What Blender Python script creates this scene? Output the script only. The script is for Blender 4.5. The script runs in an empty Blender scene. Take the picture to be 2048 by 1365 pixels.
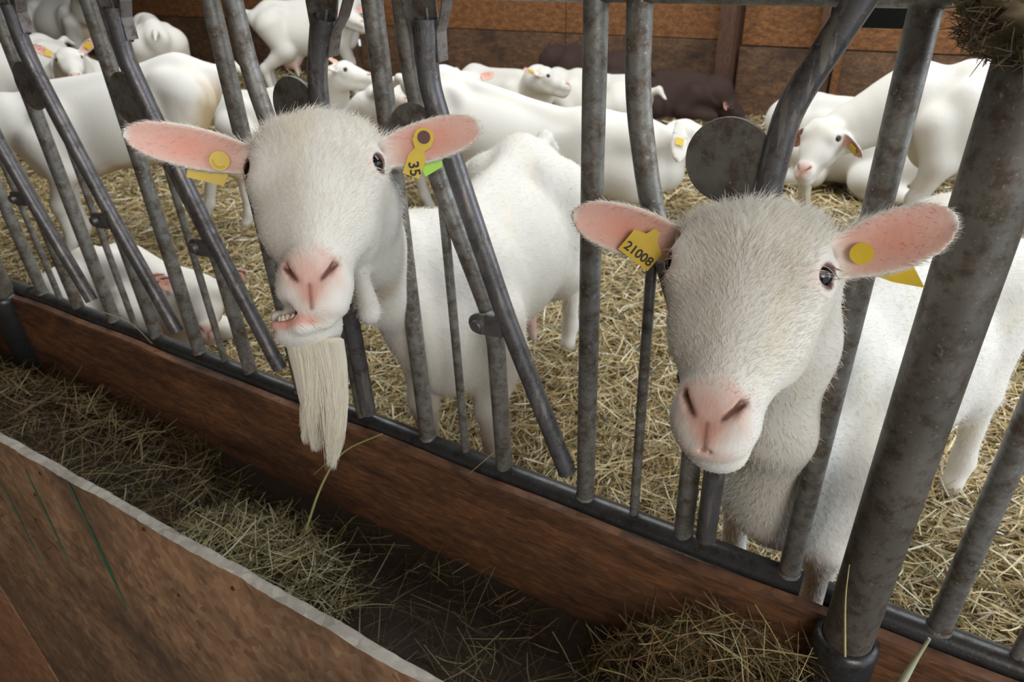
import bpy, math, random
import numpy as np
from mathutils import Matrix, Vector

random.seed(7)
RNG = np.random.default_rng(11)
SC = bpy.context.scene
COL = SC.collection

# ------------------------------------------------------------------ camera
F_PX = 1404.88
PIT, ROL, YAW = .5446, -.0447, -.5619
CAM = np.array([2.44916, -.96779, 1.01453])
_cy, _sy = math.cos(YAW), math.sin(YAW)
CW = np.array([_sy*math.cos(PIT), _cy*math.cos(PIT), -math.sin(PIT)])
_r0 = np.array([_cy, -_sy, 0.]); _u0 = np.cross(_r0, CW)
CR = math.cos(ROL)*_r0 + math.sin(ROL)*_u0
CU = -math.sin(ROL)*_r0 + math.cos(ROL)*_u0
cam = bpy.data.cameras.new('camera'); co = bpy.data.objects.new('camera', cam); COL.objects.link(co)
cam.sensor_width = 36.0; cam.sensor_fit = 'HORIZONTAL'; cam.lens = F_PX*36/2048
cam.clip_start = .02; cam.clip_end = 100
M = Matrix.Identity(4)
for i in range(3):
    M[i][0] = CR[i]; M[i][1] = CU[i]; M[i][2] = -CW[i]; M[i][3] = CAM[i]
co.matrix_world = M
cam.dof.use_dof = True; cam.dof.focus_distance = .93; cam.dof.aperture_fstop = 7.5
SC.camera = co

# ------------------------------------------------------------------ light
SC.view_settings.view_transform = 'Standard'; SC.view_settings.look = 'None'
SC.view_settings.exposure = 0.0; SC.view_settings.gamma = 1.0
try: SC.view_settings.use_curve_mapping = False
except Exception: pass
W = bpy.data.worlds.new('sky'); SC.world = W; W.use_nodes = True
bg = W.node_tree.nodes['Background']
bg.inputs['Color'].default_value = (.80, .92, 1.0, 1); bg.inputs['Strength'].default_value = 1.1
def area(name, loc, target, sx, sy, power, color):
    l = bpy.data.lights.new(name, 'AREA'); l.shape = 'RECTANGLE'; l.size = sx; l.size_y = sy
    l.energy = power; l.color = color
    o = bpy.data.objects.new(name, l); COL.objects.link(o); o.location = loc
    d = Vector(target)-Vector(loc); o.rotation_euler = d.to_track_quat('-Z', 'Y').to_euler()
    return o
area('daylight_roof_opening', (.6, 2.3, 3.18), (.6, 2.2, 0), 7.0, 2.4, 168, (1.0, .975, .93))
area('daylight_side_opening', (5.9, 1.6, 1.5), (1.0, 1.2, -.1), 3.2, 2.4, 115, (.86, .93, 1.0))
area('alley_front_fill', (5.0, -3.4, 2.4), (1.3, 0, 0), 2.0, 1.8, 108, (1.0, .94, .86))  # added warm fill from the camera side; the alley wall has no door
SC.cycles.max_bounces = 6; SC.cycles.diffuse_bounces = 4; SC.cycles.glossy_bounces = 3
SC.cycles.transmission_bounces = 3; SC.cycles.transparent_max_bounces = 6
SC.cycles.caustics_reflective = False; SC.cycles.caustics_refractive = False
SC.cycles.sample_clamp_indirect = 4.0

# ------------------------------------------------------------------ helpers
GROUND = -.32

def mat(name):
    m = bpy.data.materials.new(name); m.use_nodes = True
    nt = m.node_tree; b = nt.nodes['Principled BSDF']
    return m, nt, b
def N(nt, t, **kw):
    n = nt.nodes.new(t)
    for k, v in kw.items(): setattr(n, k, v)
    return n
def ramp(nt, stops):
    r = N(nt, 'ShaderNodeValToRGB'); e = r.color_ramp.elements
    while len(e) < len(stops): e.new(.5)
    for i, (p, c) in enumerate(stops): e[i].position = p; e[i].color = (*c, 1)
    return r
def coords(nt, scale=(1, 1, 1)):
    t = N(nt, 'ShaderNodeTexCoord'); mp = N(nt, 'ShaderNodeMapping'); mp.inputs['Scale'].default_value = scale
    nt.links.new(t.outputs['Object'], mp.inputs['Vector']); return mp.outputs['Vector']
def noise(nt, vec, scale, detail=6, rough=.6):
    n = N(nt, 'ShaderNodeTexNoise'); n.inputs['Scale'].default_value = scale
    n.inputs['Detail'].default_value = detail; n.inputs['Roughness'].default_value = rough
    nt.links.new(vec, n.inputs['Vector']); return n.outputs['Fac']
def mixc(nt, fac, a, b, mode='MIX'):
    m = N(nt, 'ShaderNodeMix', data_type='RGBA', blend_type=mode)
    for s, v in (('Factor', fac), ('A', a), ('B', b)):
        sock = [i for i in m.inputs if i.name == s and (i.type == 'RGBA' or s == 'Factor')][0]
        if hasattr(v, 'links') or isinstance(v, bpy.types.NodeSocket): nt.links.new(v, sock)
        elif isinstance(v, (int, float)): sock.default_value = v
        else: sock.default_value = (*v, 1)
    return [o for o in m.outputs if o.type == 'RGBA'][0]
def bump(nt, b, h, strength, dist=.01):
    n = N(nt, 'ShaderNodeBump'); n.inputs['Strength'].default_value = strength; n.inputs['Distance'].default_value = dist
    nt.links.new(h, n.inputs['Height']); nt.links.new(n.outputs['Normal'], b.inputs['Normal'])

def m_steel(name, base, rust, wear, metal, rough, rust_amt=.5, streak=0.):
    m, nt, b = mat(name); v = coords(nt)
    n1 = noise(nt, v, 38, 8, .72); n2 = noise(nt, v, 170, 4, .6); n3 = noise(nt, v, 9, 4, .6)
    r1 = ramp(nt, [(.54-.12*rust_amt, (0, 0, 0)), (.62, (1, 1, 1))]); nt.links.new(n1, r1.inputs['Fac'])
    c = mixc(nt, r1.outputs['Color'], base, rust)
    r3 = ramp(nt, [(.35, (.75, .75, .75)), (.7, (1.15, 1.15, 1.15))]); nt.links.new(n3, r3.inputs['Fac']); c = mixc(nt, 1., c, r3.outputs['Color'], 'MULTIPLY')
    r2 = ramp(nt, [(.62, (0, 0, 0)), (.70, (1, 1, 1))]); nt.links.new(n2, r2.inputs['Fac'])
    c = mixc(nt, r2.outputs['Color'], c, wear)
    if streak:
        t = N(nt, 'ShaderNodeTexCoord'); mp = N(nt, 'ShaderNodeMapping'); mp.inputs['Scale'].default_value = (1, 1, .10); mp.inputs['Rotation'].default_value = (0, math.radians(-21), 0)
        nt.links.new(t.outputs['Object'], mp.inputs['Vector']); ns = noise(nt, mp.outputs['Vector'], 60, 5, .65)
        rs = ramp(nt, [(.62-streak*.05, (0, 0, 0)), (.66-streak*.05, (1, 1, 1))]); nt.links.new(ns, rs.inputs['Fac']); c = mixc(nt, rs.outputs['Color'], c, tuple(x*.85 for x in wear))
    nt.links.new(c, b.inputs['Base Color']); b.inputs['Metallic'].default_value = metal
    rr = N(nt, 'ShaderNodeMapRange'); rr.inputs['To Min'].default_value = rough-.1; rr.inputs['To Max'].default_value = rough+.2
    nt.links.new(n1, rr.inputs['Value']); nt.links.new(rr.outputs['Result'], b.inputs['Roughness'])
    bump(nt, b, n2, .15, .002)
    return m
M_GALV = m_steel('galvanised_steel', (.26, .26, .248), (.125, .095, .07), (.40, .40, .38), .45, .46, .9)
M_PIVOT = m_steel('dark_lacquered_steel', (.15, .147, .158), (.095, .083, .08), (.27, .25, .235), .5, .36, .35, 1.)
M_RAIL = m_steel('worn_black_rail', (.06, .062, .066), (.04, .034, .03), (.12, .12, .115), .5, .26, .3)
M_DISC = m_steel('rusty_plate', (.17, .165, .15), (.10, .075, .055), (.24, .24, .22), .4, .55, .6)
M_POST = m_steel('brown_stained_post', (.17, .155, .135), (.095, .073, .052), (.25, .24, .21), .4, .45, .6)
M_BRIGHT = m_steel('bare_worn_steel', (.20, .18, .17), (.10, .075, .06), (.30, .29, .29), .5, .5, .5)

def m_board(name, light, dark, scale=(1, 1, 1), stain=.5, stain_col=(.03, .02, .014), bright=(.0, .0, .0)):
    m, nt, b = mat(name); v = coords(nt, scale)
    a = noise(nt, v, 14, 8, .65)
    vor = N(nt, 'ShaderNodeTexVoronoi'); vor.inputs['Scale'].default_value = 55; nt.links.new(v, vor.inputs['Vector']); bw = N(nt, 'ShaderNodeRGBToBW'); nt.links.new(vor.outputs['Color'], bw.inputs['Color'])
    r = ramp(nt, [(.3, dark), (.62, light)]); nt.links.new(a, r.inputs['Fac'])
    c = mixc(nt, .45, r.outputs['Color'], bw.outputs['Val'], 'SOFT_LIGHT')
    s = noise(nt, v, 2.3, 5, .6); rs = ramp(nt, [(.62-.3*stain, (0, 0, 0)), (.75, (1, 1, 1))]); nt.links.new(s, rs.inputs['Fac'])
    c = mixc(nt, rs.outputs['Color'], c, stain_col)
    nt.links.new(c, b.inputs['Base Color']); b.inputs['Roughness'].default_value = .75
    bump(nt, b, a, .35, .006)
    return m
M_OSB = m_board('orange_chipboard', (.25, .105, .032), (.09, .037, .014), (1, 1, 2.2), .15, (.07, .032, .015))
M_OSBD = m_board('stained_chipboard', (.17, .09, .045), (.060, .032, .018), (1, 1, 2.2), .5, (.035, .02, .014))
M_WOODP = m_board('dark_timber', (.10, .045, .024), (.05, .024, .014), (6, 6, .8), .2)
M_INNER = m_board('red_brown_board', (.19, .082, .034), (.065, .028, .014), (.7, 1, 3.), .55, (.022, .011, .007))
M_OUTER = m_board('scuffed_plywood', (.43, .25, .14), (.20, .115, .062), (1, 1, .8), .55, (.075, .05, .036))
M_RIM = m_board('frayed_grey_rim', (.47, .44, .39), (.32, .295, .26), (1, 1, 1), .1, (.2, .17, .14))
M_BRICKB = m_board('reddish_panel', (.56, .29, .15), (.38, .18, .09), (1, 1, 1), .12)
def m_plain(name, c, rough=.8, metal=0., n=0.12, sc=40):
    m, nt, b = mat(name); v = coords(nt); a = noise(nt, v, sc)
    col = mixc(nt, a, tuple(x*(1-n*2) for x in c), tuple(min(1, x*(1+n*2)) for x in c))
    nt.links.new(col, b.inputs['Base Color']); b.inputs['Roughness'].default_value = rough; b.inputs['Metallic'].default_value = metal
    return m
M_GREEN = m_plain('green_paint', (.04, .17, .095), .5)
M_EYE = m_plain('eye_dark', (.006, .005, .006), .05, 0, .1)
M_TAG = m_plain('yellow_plastic', (.64, .45, .03), .45, 0, .1)
M_TAGG = m_plain('lime_plastic', (.38, .72, .06), .4, 0, .06)
M_INK = m_plain('black_ink', (.02, .015, .01), .6)
M_INKF = m_plain('faded_ink', (.33, .22, .015), .6)
M_TOOTH = m_plain('tooth_ivory', (.85, .78, .62), .3, 0, .05)
M_GUM = m_plain('mouth_pink', (.62, .27, .2), .4, 0, .1)
M_MOUTH = m_plain('mouth_dark', (.10, .03, .025), .5)
M_GREY = m_plain('grey_green_plastic', (.035, .045, .04), .5)
M_CLUMP = m_plain('dusty_clump', (.17, .135, .08), .95, 0, .35, 60)
M_DUNG = m_plain('damp_trough_litter', (.045, .032, .021), .9, 0, .4, 90)
M_CONC = m_plain('alley_concrete', (.16, .15, .14), .9, 0, .2, 6)
M_ROOFB = m_plain('roof_boards', (.16, .11, .07), .9, 0, .2, 5)
m, nt, b = mat('straw_ground'); v = coords(nt, (1, 1, 1)); a = noise(nt, v, 45, 8, .7)
r = ramp(nt, [(.3, (.07, .045, .018)), (.6, (.24, .165, .065)), (.8, (.36, .27, .12))]); nt.links.new(a, r.inputs['Fac'])
nt.links.new(r.outputs['Color'], b.inputs['Base Color']); b.inputs['Roughness'].default_value = .9; bump(nt, b, a, .8, .02); M_GROUND = m
def m_attr(name, rough, transl=0., bumpy=0., gain=None):
    m, nt, b = mat(name); at = N(nt, 'ShaderNodeAttribute'); at.attribute_name = 'Col'
    nt.links.new(at.outputs['Color'], b.inputs['Base Color']); b.inputs['Roughness'].default_value = rough
    b.inputs['Specular IOR Level'].default_value = .3
    if transl:
        tr = N(nt, 'ShaderNodeBsdfTranslucent'); nt.links.new(at.outputs['Color'], tr.inputs['Color'])
        mx = N(nt, 'ShaderNodeMixShader'); mx.inputs['Fac'].default_value = transl
        nt.links.new(b.outputs[0], mx.inputs[1]); nt.links.new(tr.outputs[0], mx.inputs[2])
        nt.links.new(mx.outputs[0], nt.nodes['Material Output'].inputs['Surface'])
    if bumpy:
        v = coords(nt, (1, 1, .35)); a = noise(nt, v, 130, 3, .6); bump(nt, b, a, bumpy, .004)
    return m
M_STRAW = m_attr('straw_blades', .55)
M_GOAT = m_attr('goat_skin_and_coat', .85, 0, .22)
M_FUR = m_attr('goat_hair', .7, .42)

def tag(o, label=None, cat=None, group=None, kind=None):
    if label: o['label'] = label
    if cat: o['category'] = cat
    if group: o['group'] = group
    if kind: o['kind'] = kind
    return o
def empty(name, loc=(0, 0, 0), rz=0., parent=None):
    o = bpy.data.objects.new(name, None); COL.objects.link(o); o.location = loc; o.rotation_euler = (0, 0, rz)
    o.empty_display_size = .05
    if parent: o.parent = parent
    return o
def uv_ball(r, n=18, m=12):
    v = [(0, 0, r)]; f = []
    for i in range(1, m):
        for j in range(n): a, b = math.pi*i/m, 2*math.pi*j/n; v.append((r*math.sin(a)*math.cos(b), r*math.sin(a)*math.sin(b), r*math.cos(a)))
    v.append((0, 0, -r)); L = len(v)-1
    for j in range(n): f.append((0, 1+j, 1+(j+1) % n)); f.append((L, L-n+(j+1) % n, L-n+j))
    for i in range(m-2):
        for j in range(n): a = 1+i*n; f.append((a+j, a+n+j, a+n+(j+1) % n, a+(j+1) % n))
    return v, f
uv_ball_ = uv_ball
class MB:
    """collects faces for one mesh object"""
    def __init__(s): s.v = []; s.f = []; s.sm = []
    def add(s, V, Fc, smooth=True):
        o = len(s.v); s.v += [tuple(map(float, p)) for p in V]; s.f += [tuple(i+o for i in f) for f in Fc]; s.sm += [smooth]*len(Fc); return s
    def box(s, lo, hi, R=None, c=(0, 0, 0)):
        V = [np.array([(lo, hi)[i][0], (lo, hi)[j][1], (lo, hi)[k][2]]) for i in (0, 1) for j in (0, 1) for k in (0, 1)]
        if R is not None: V = [R@p for p in V]
        V = [p+np.array(c) for p in V]
        return s.add(V, [(0, 1, 3, 2), (4, 6, 7, 5), (0, 4, 5, 1), (2, 3, 7, 6), (0, 2, 6, 4), (1, 5, 7, 3)], False)
    def tube(s, pts, rad, n=20, cap0=True, cap1=True, bevel=.0):
        pts = [np.array(p, float) for p in pts]
        if np.isscalar(rad): rad = [rad]*len(pts)
        V = []; t0 = None; ref = np.array([0, 1., 0])
        for i, p in enumerate(pts):
            t = pts[min(i+1, len(pts)-1)]-pts[max(i-1, 0)]; t /= np.linalg.norm(t)
            if abs(t@ref) > .95: ref = np.array([1., 0, 0])
            a = np.cross(t, ref); a /= np.linalg.norm(a); bb = np.cross(t, a)
            for k in range(n):
                an = 2*math.pi*k/n; V.append(p+rad[i]*(math.cos(an)*a+math.sin(an)*bb))
        Fc = []
        for i in range(len(pts)-1):
            for k in range(n):
                k2 = (k+1) % n; Fc.append((i*n+k, i*n+k2, (i+1)*n+k2, (i+1)*n+k))
        s.add(V, Fc)
        L = len(pts)-1
        if cap0: s.add(V[:n], [tuple(range(n-1, -1, -1))], False)
        if cap1: s.add(V[L*n:], [tuple(range(n))], False)
        return s
    def build(s, name, m, parent=None, loc=None):
        me = bpy.data.meshes.new(name); me.from_pydata(s.v, [], s.f); me.polygons.foreach_set('use_smooth', s.sm)
        me.materials.append(m); me.update()
        o = bpy.data.objects.new(name, me); COL.objects.link(o)
        if parent: o.parent = parent
        if loc is not None: o.location = loc
        return o
def bend(pts, r=.05, n=6):
    """round the inner corners of a polyline"""
    P = [np.array(p, float) for p in pts]; out = [P[0]]
    for i in range(1, len(P)-1):
        a, b, c = P[i-1], P[i], P[i+1]
        ra = min(r, .45*np.linalg.norm(a-b)); rc = min(r, .45*np.linalg.norm(c-b))
        p0 = b+(a-b)/np.linalg.norm(a-b)*ra; p2 = b+(c-b)/np.linalg.norm(c-b)*rc
        for k in range(n+1):
            t = k/n; out.append((1-t)**2*p0+2*t*(1-t)*b+t*t*p2)
    return out+[P[-1]]
def straight(a, b, n=4): a = np.array(a, float); b = np.array(b, float); return [a+(b-a)*i/n for i in range(n+1)]
def array_mesh(name, V, Fq, m, parent=None, col=None, smooth=True):
    me = bpy.data.meshes.new(name); nv, nf = len(V), len(Fq)
    k = Fq.shape[1]
    me.vertices.add(nv); me.vertices.foreach_set('co', np.ascontiguousarray(V, np.float32).ravel())
    me.loops.add(nf*k); me.loops.foreach_set('vertex_index', np.ascontiguousarray(Fq, np.int32).ravel())
    me.polygons.add(nf); me.polygons.foreach_set('loop_start', np.arange(0, nf*k, k, dtype=np.int32))
    me.polygons.foreach_set('use_smooth', np.full(nf, smooth))
    me.update(calc_edges=True); me.validate()
    if col is not None:
        at = me.color_attributes.new('Col', 'FLOAT_COLOR', 'POINT')
        c4 = np.ones((nv, 4), np.float32); c4[:, :3] = col; at.data.foreach_set('color', c4.ravel())
    me.materials.append(m)
    o = bpy.data.objects.new(name, me); COL.objects.link(o)
    if parent: o.parent = parent
    return o

# ------------------------------------------------------------------ setting
def box_obj(name, lo, hi, m, kind=None, parent=None):
    o = MB().box(lo, hi).build(name, m, parent)
    if kind: o['kind'] = kind
    return o
# straw-bed floor, gently uneven
gx, gy = np.meshgrid(np.linspace(-8, 6, 141), np.linspace(-.0, 4.6, 61), indexing='ij')
def ground_h(x, y):
    return GROUND + .012*np.sin(3.1*x+1.2*y)+.010*np.sin(1.7*y-2.3*x+1)+.008*np.sin(7*x+5*y) - .02
gz = ground_h(gx, gy)
V = np.stack([gx, gy, gz], -1).reshape(-1, 3); nx_, ny_ = gx.shape
idx = np.arange(nx_*ny_).reshape(nx_, ny_)
Fq = np.stack([idx[:-1, :-1], idx[1:, :-1], idx[1:, 1:], idx[:-1, 1:]], -1).reshape(-1, 4)
array_mesh('floor_pen', V, Fq, M_GROUND)['kind'] = 'structure'
box_obj('floor_alley', (-8, -4.2, -2.75), (6, -.53, -2.65), M_CONC, 'structure')
# back wall: separate chipboard sheets with a gap that lets daylight in
wall = empty('wall_back', (0, 4.6, 0)); wall['kind'] = 'structure'
def sheet(name, x0, x1, z0, z1, m, dy=0): return box_obj(name, (x0, dy, z0), (x1, dy+.03, z1), m, None, wall)
JZ = .172
xs = [-8, -6.4, -4.4, -2.69]
for a_, b_ in zip(xs[:-1], xs[1:]):
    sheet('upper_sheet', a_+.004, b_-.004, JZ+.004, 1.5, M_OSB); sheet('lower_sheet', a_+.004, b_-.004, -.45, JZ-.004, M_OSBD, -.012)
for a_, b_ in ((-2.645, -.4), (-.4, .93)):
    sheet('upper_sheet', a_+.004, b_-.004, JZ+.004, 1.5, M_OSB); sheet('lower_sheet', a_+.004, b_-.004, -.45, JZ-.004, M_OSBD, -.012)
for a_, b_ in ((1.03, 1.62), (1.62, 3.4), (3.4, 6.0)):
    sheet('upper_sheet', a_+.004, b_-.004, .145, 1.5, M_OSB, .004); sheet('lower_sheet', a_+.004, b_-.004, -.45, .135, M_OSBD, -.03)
sheet('batten', -2.72, -2.60, .035, .075, M_OSBD, .01); sheet('batten', -2.72, -2.6, -.45, -.03, M_OSBD, .008)
sheet('batten', .9, 1.06, -.45, 1.5, M_WOODP, .034)
for a_, b_ in ((-8, -2.69), (-2.645, .9), (1.06, 6)): sheet('batten', a_, b_, JZ-.07, JZ+.03, M_WOODP, .034)
for x_ in (-6.4, -4.4, -.4, 1.62, 3.4): sheet('batten', x_-.03, x_+.03, -.45, 1.5, M_WOODP, .036)
box_obj('wall_upper_back', (-8, 4.65, 1.5), (6, 4.7, 3.2), M_ROOFB, 'structure')
box_obj('wall_left', (-8.1, -4.2, -2.75), (-8, 4.7, 3.2), M_ROOFB, 'structure')
box_obj('wall_front', (-8, -4.3, -2.75), (6, -4.2, 3.2), M_ROOFB, 'structure')
c1 = empty('ceiling'); c1['kind'] = 'structure'
for lo, hi in (((-8, -4.2, 3.2), (6, .9, 3.28)), ((-8, 3.7, 3.2), (6, 4.7, 3.28)), ((-8, .9, 3.2), (-3.2, 3.7, 3.28)), ((4.4, .9, 3.2), (6, 3.7, 3.28))):
    box_obj('ceiling_boards', lo, hi, M_ROOFB, None, c1)
for x, w, lab in ((.955, .055, 'dark timber post on the back wall right of centre'), (1.63, .05, 'dark timber post on the back wall behind the goat lowering its head')):
    o = MB().box((-w, -.055, -.14), (w, .055, 1.9)).build('wall_post', M_WOODP, None, (x, 4.51, -.31)); tag(o, lab, 'post')
    if x > 1.5:
        o2 = MB().box((-.022, -.02, 0), (.022, .02, .52)).build('batten', M_OSB, o, (.09, .02, -.1))

# ------------------------------------------------------------------ feed fence
PIT_U = .40; RA = .0180; RS = .0092; RR = .0245; ZT = .912
def pivot_local():
    """lock bar, coordinates (u, z) in the open position relative to the slot's start"""
    return [(.374, .072), (.249, .388), (.180, .60), (.138, .735), (.122, .795), (.129, .885)]
PV = np.array([.215, .375])
def fence_panel(name, x0, slots, last_bar, locked, label, rail0, rail1, extra=None):
    root = empty(name, (x0, 0, 0)); tag(root, label, 'fence')
    MB().tube(straight((rail0, 0, -.024), (rail1, 0, -.024), 8), RR, 24).build('bottom_rail', M_RAIL, root)
    MB().tube(straight((rail0, 0, ZT+.021), (rail1, 0, ZT+.021), 8), RR, 24).build('top_rail', M_GALV, root)
    for k in slots:
        u = k*PIT_U
        MB().tube(straight((u, 0, -.022), (u, 0, ZT+.03), 6), RA, 20).tube([(u, 0, -.003), (u, 0, .004)], [RA+.003, RA+.001], 20, False, False).build('upright_bar', M_GALV, root)
        if k == last_bar: continue
        MB().tube(straight((u+.1055, 0, -.022), (u+.1055, 0, .592), 4), RS, 14).build('slim_rod', M_GALV, root)
        pts = bend([(u+.2065, 0, -.022), (u+.2025, 0, .345), (u+.098, 0, .63), (u+.066, 0, .79), (u+.063, 0, ZT+.03)], .06)
        MB().tube(pts, RA, 20).build('bent_bar', M_GALV, root)
        # lock bar
        ang = math.radians(-21) if k in locked else 0.
        ca, sa = math.cos(ang), math.sin(ang)
        def T(q, y=-.012):
            d = np.array(q)-PV; d = np.array([ca*d[0]-sa*d[1], sa*d[0]+ca*d[1]])+PV
            return (u+d[0], y, d[1])
        yb = -.030
        lp = [T(q, yb) for q in pivot_local()]
        if k == 5 and x0 == 0: lp[-1] = tuple(np.array(lp[-1])+(np.array(lp[-1])-np.array(lp[-2]))*.9)
        lb = MB().tube(bend(lp, .05), RA, 20, True, False)
        top = np.array(lp[-1]); dirn = top-np.array(lp[-2]); dirn /= np.linalg.norm(dirn)
        lb.tube([top, top-dirn*.03], [RA-.003, RA-.003], 20, False, True)
        lock = lb.build('lock_bar', M_PIVOT, root)
        # round stop plate welded beside the lock bar
        cu = T((.088, .700), yb); nn = 40; Vd = []
        for yy in (-.0035, .0035):
            for q in range(nn): Vd.append((cu[0]+.0575*math.cos(2*math.pi*q/nn), yb+yy-.002, cu[2]+.0575*math.sin(2*math.pi*q/nn)))
        Fd = [tuple(range(nn)), tuple(range(2*nn-1, nn-1, -1))]+[(q, q+nn, (q+1) % nn+nn, (q+1) % nn) for q in range(nn)]
        MB().add(Vd, Fd, False).build('stop_plate', M_DISC, lock)
        # hinge bracket with bolt
        hb = MB(); a_ = np.array(T((.198, .372), yb-.018)); b_ = np.array(T((.246, .376), yb-.016))
        dx = b_-a_; dx /= np.linalg.norm(dx); dz = np.cross(dx, (0, 1, 0))
        prof = [a_+.021*(-math.cos(t)*dx*1.0+math.sin(t)*dz) for t in np.linspace(-math.pi/2, math.pi/2, 9)]
        prof += [b_+.021*dz, b_-.021*dz]
        n_ = len(prof); Vb = [p for p in prof]+[p+np.array((0, .006, 0)) for p in prof]
        hb.add(Vb, [tuple(range(n_)), tuple(range(2*n_-1, n_-1, -1))]+[(i, (i+1) % n_, (i+1) % n_+n_, i+n_) for i in range(n_)], False)
        br = hb.build('hinge_bracket', M_PIVOT, lock)
        MB().tube([a_+np.array((0, -.012, 0)), a_+np.array((0, -.0105, 0)), a_+np.array((0, .05, 0))], [.010, .012, .012], 14).build('bolt', M_PIVOT, br)
        # folded latch sheet round the head of the lock bar
        lt = MB(); t3 = np.array((0, .003, 0))
        Tt = lambda du, z: T((.1265+du, z), yb)
        def plate(q, y0, y1, th=.003):
            P0 = [np.array(Tt(*p)) for p in q]; y0 = np.array((0, y0, 0)); y1 = np.array((0, y1, 0))
            d = np.array(P0[1])-P0[0]; nrm = np.cross(d, (0, 1, 0)); nrm /= np.linalg.norm(nrm)
            for i in range(len(P0)-1):
                a, b = P0[i], P0[i+1]
                lt.add([a+y0, b+y0, b+y1, a+y1, a+y0+nrm*th, b+y0+nrm*th, b+y1+nrm*th, a+y1+nrm*th], [(0, 1, 2, 3), (7, 6, 5, 4), (0, 4, 5, 1), (1, 5, 6, 2), (2, 6, 7, 3), (3, 7, 4, 0)], False)
        plate([(-.020, .815), (-.021, .862), (-.034, .895), (-.038, .93)], -.004, .026)
        plate([(.020, .822), (.021, .865), (.034, .895), (.040, .93)], .000, .026)
        lt.tube([Tt(.006, .80), Tt(.006, .90)], .003, 8)
        if not (k == 5 and x0 == 0): lt.build('latch_sheet', M_BRIGHT, lock)
        # front cover of the latch
        cv = MB(); P0 = [np.array(T(q, yb)) for q in ((.088, .93), (.091, .845), (.102, .822), (.125, .815), (.138, .826), (.132, .93))]
        n_ = len(P0); yy = np.array((0, .022, 0)); y2 = np.array((0, .026, 0))
        cv.add([p+yy for p in P0]+[p+y2 for p in P0], [tuple(range(n_)), tuple(range(2*n_-1, n_-1, -1))]+[(i, (i+1) % n_, (i+1) % n_+n_, i+n_) for i in range(n_)], False)
        if not (k == 5 and x0 == 0): cv.build('latch_plate', M_DISC, lock)
    return root
F1 = fence_panel('headlock_feed_fence', 0., range(0, 7), 6, {3, 5}, 'grey tubular steel feeding fence the two bearded and tagged goats put their heads through', -.06, 2.425)
F2 = fence_panel('headlock_feed_fence', 2.635, range(0, 2), 1, set(), 'short run of grey tubular feeding fence right of the thick leaning post', -.17, 1.2)
F3 = fence_panel('headlock_feed_fence', -.30, range(-1, 1), 0, set(), 'dark end of a tubular feeding fence at the left picture edge behind the post', -.6, .22)

def steel_post(x, y, label, clump):
    root = empty('steel_post', (x, y, -1.0)); tag(root, label, 'post')
    MB().tube(straight((0, 0, .75), (0, 0, 2.6), 6), .0385, 28).build('pipe', M_POST, root)
    MB().tube([(0, 0, .4), (0, 0, .955), (0, 0, .972), (0, 0, .975)], [.051, .051, .049, .040], 28, True, False).build('socket', M_RAIL, root)
    cl = MB().tube([(0, 0, 1.885), (0, 0, 1.90), (0, 0, 1.945), (0, 0, 1.96)], [.046, .052, .052, .046], 24)
    cl.box((-.02, .03, 1.885), (.02, .075, 1.96)); cl.tube([(-.062, .0, 1.92), (.062, 0., 1.92)], .009, 12)
    cl.build('rail_clamp', M_POST, root)
    return root
steel_post(2.512, -.068, 'thick brown-grey steel post leaning across the right side beside the young goat', True)
steel_post(-.175, -.05, 'dark steel post stump in a socket at the left end of the rail', False)
# dusty cobweb clump of old hay caught on the clamp
cl = MB(); rr = random.Random(3)
vv, ff = uv_ball_(1., 40, 28); q = np.array(vv); lum = .16*np.sin(q@np.array((7, 3, 5.)))+.10*np.sin(q@np.array((-9, 12, 8.))+1)+.07*np.sin(q@np.array((21, -17, 25.)))
cl.add((q*(1+lum)[:, None])*np.array((.072, .070, .047))+np.array((2.510, -.075, .915)), ff)
for i in range(1500):
    a = rr.uniform(0, 6.28); b_ = math.asin(rr.uniform(-1, 1)); u_ = np.array((math.cos(a)*math.cos(b_), math.sin(a)*math.cos(b_), math.sin(b_))); c = u_*np.array((.072, .070, .047))*rr.uniform(.95, 1.12)+np.array((2.510, -.075, .915))
    d = np.array([rr.gauss(0, 1), rr.gauss(0, 1), rr.gauss(-.35, .7)])+u_*.3; d *= rr.uniform(.005, .019)/np.linalg.norm(d)
    cl.tube([c-d, c+u_*.002, c+d], [.0004, .0007, .0003], 3)
tag(cl.build('hay_clump', M_CLUMP), 'dusty brown clump of hay stuck round the clamp of the thick post', 'hay clump', None, 'stuff')
# grey water-bowl edge hanging behind the top rail
wb = MB().box((-.045, -.03, -.022), (.045, .03, .03)).tube([(-.05, -.034, .03), (.05, -.034, .03)], .006, 8)
tag(wb.build('water_bowl', M_GREY, None, (2.331, 0.140, 0.895)), 'dark green-grey bowl edge hanging under the top rail', 'bowl')
MB().box((-.006, -.006, .02), (.006, .006, .06)).build('bracket', M_GREY, bpy.data.objects['water_bowl'])

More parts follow.
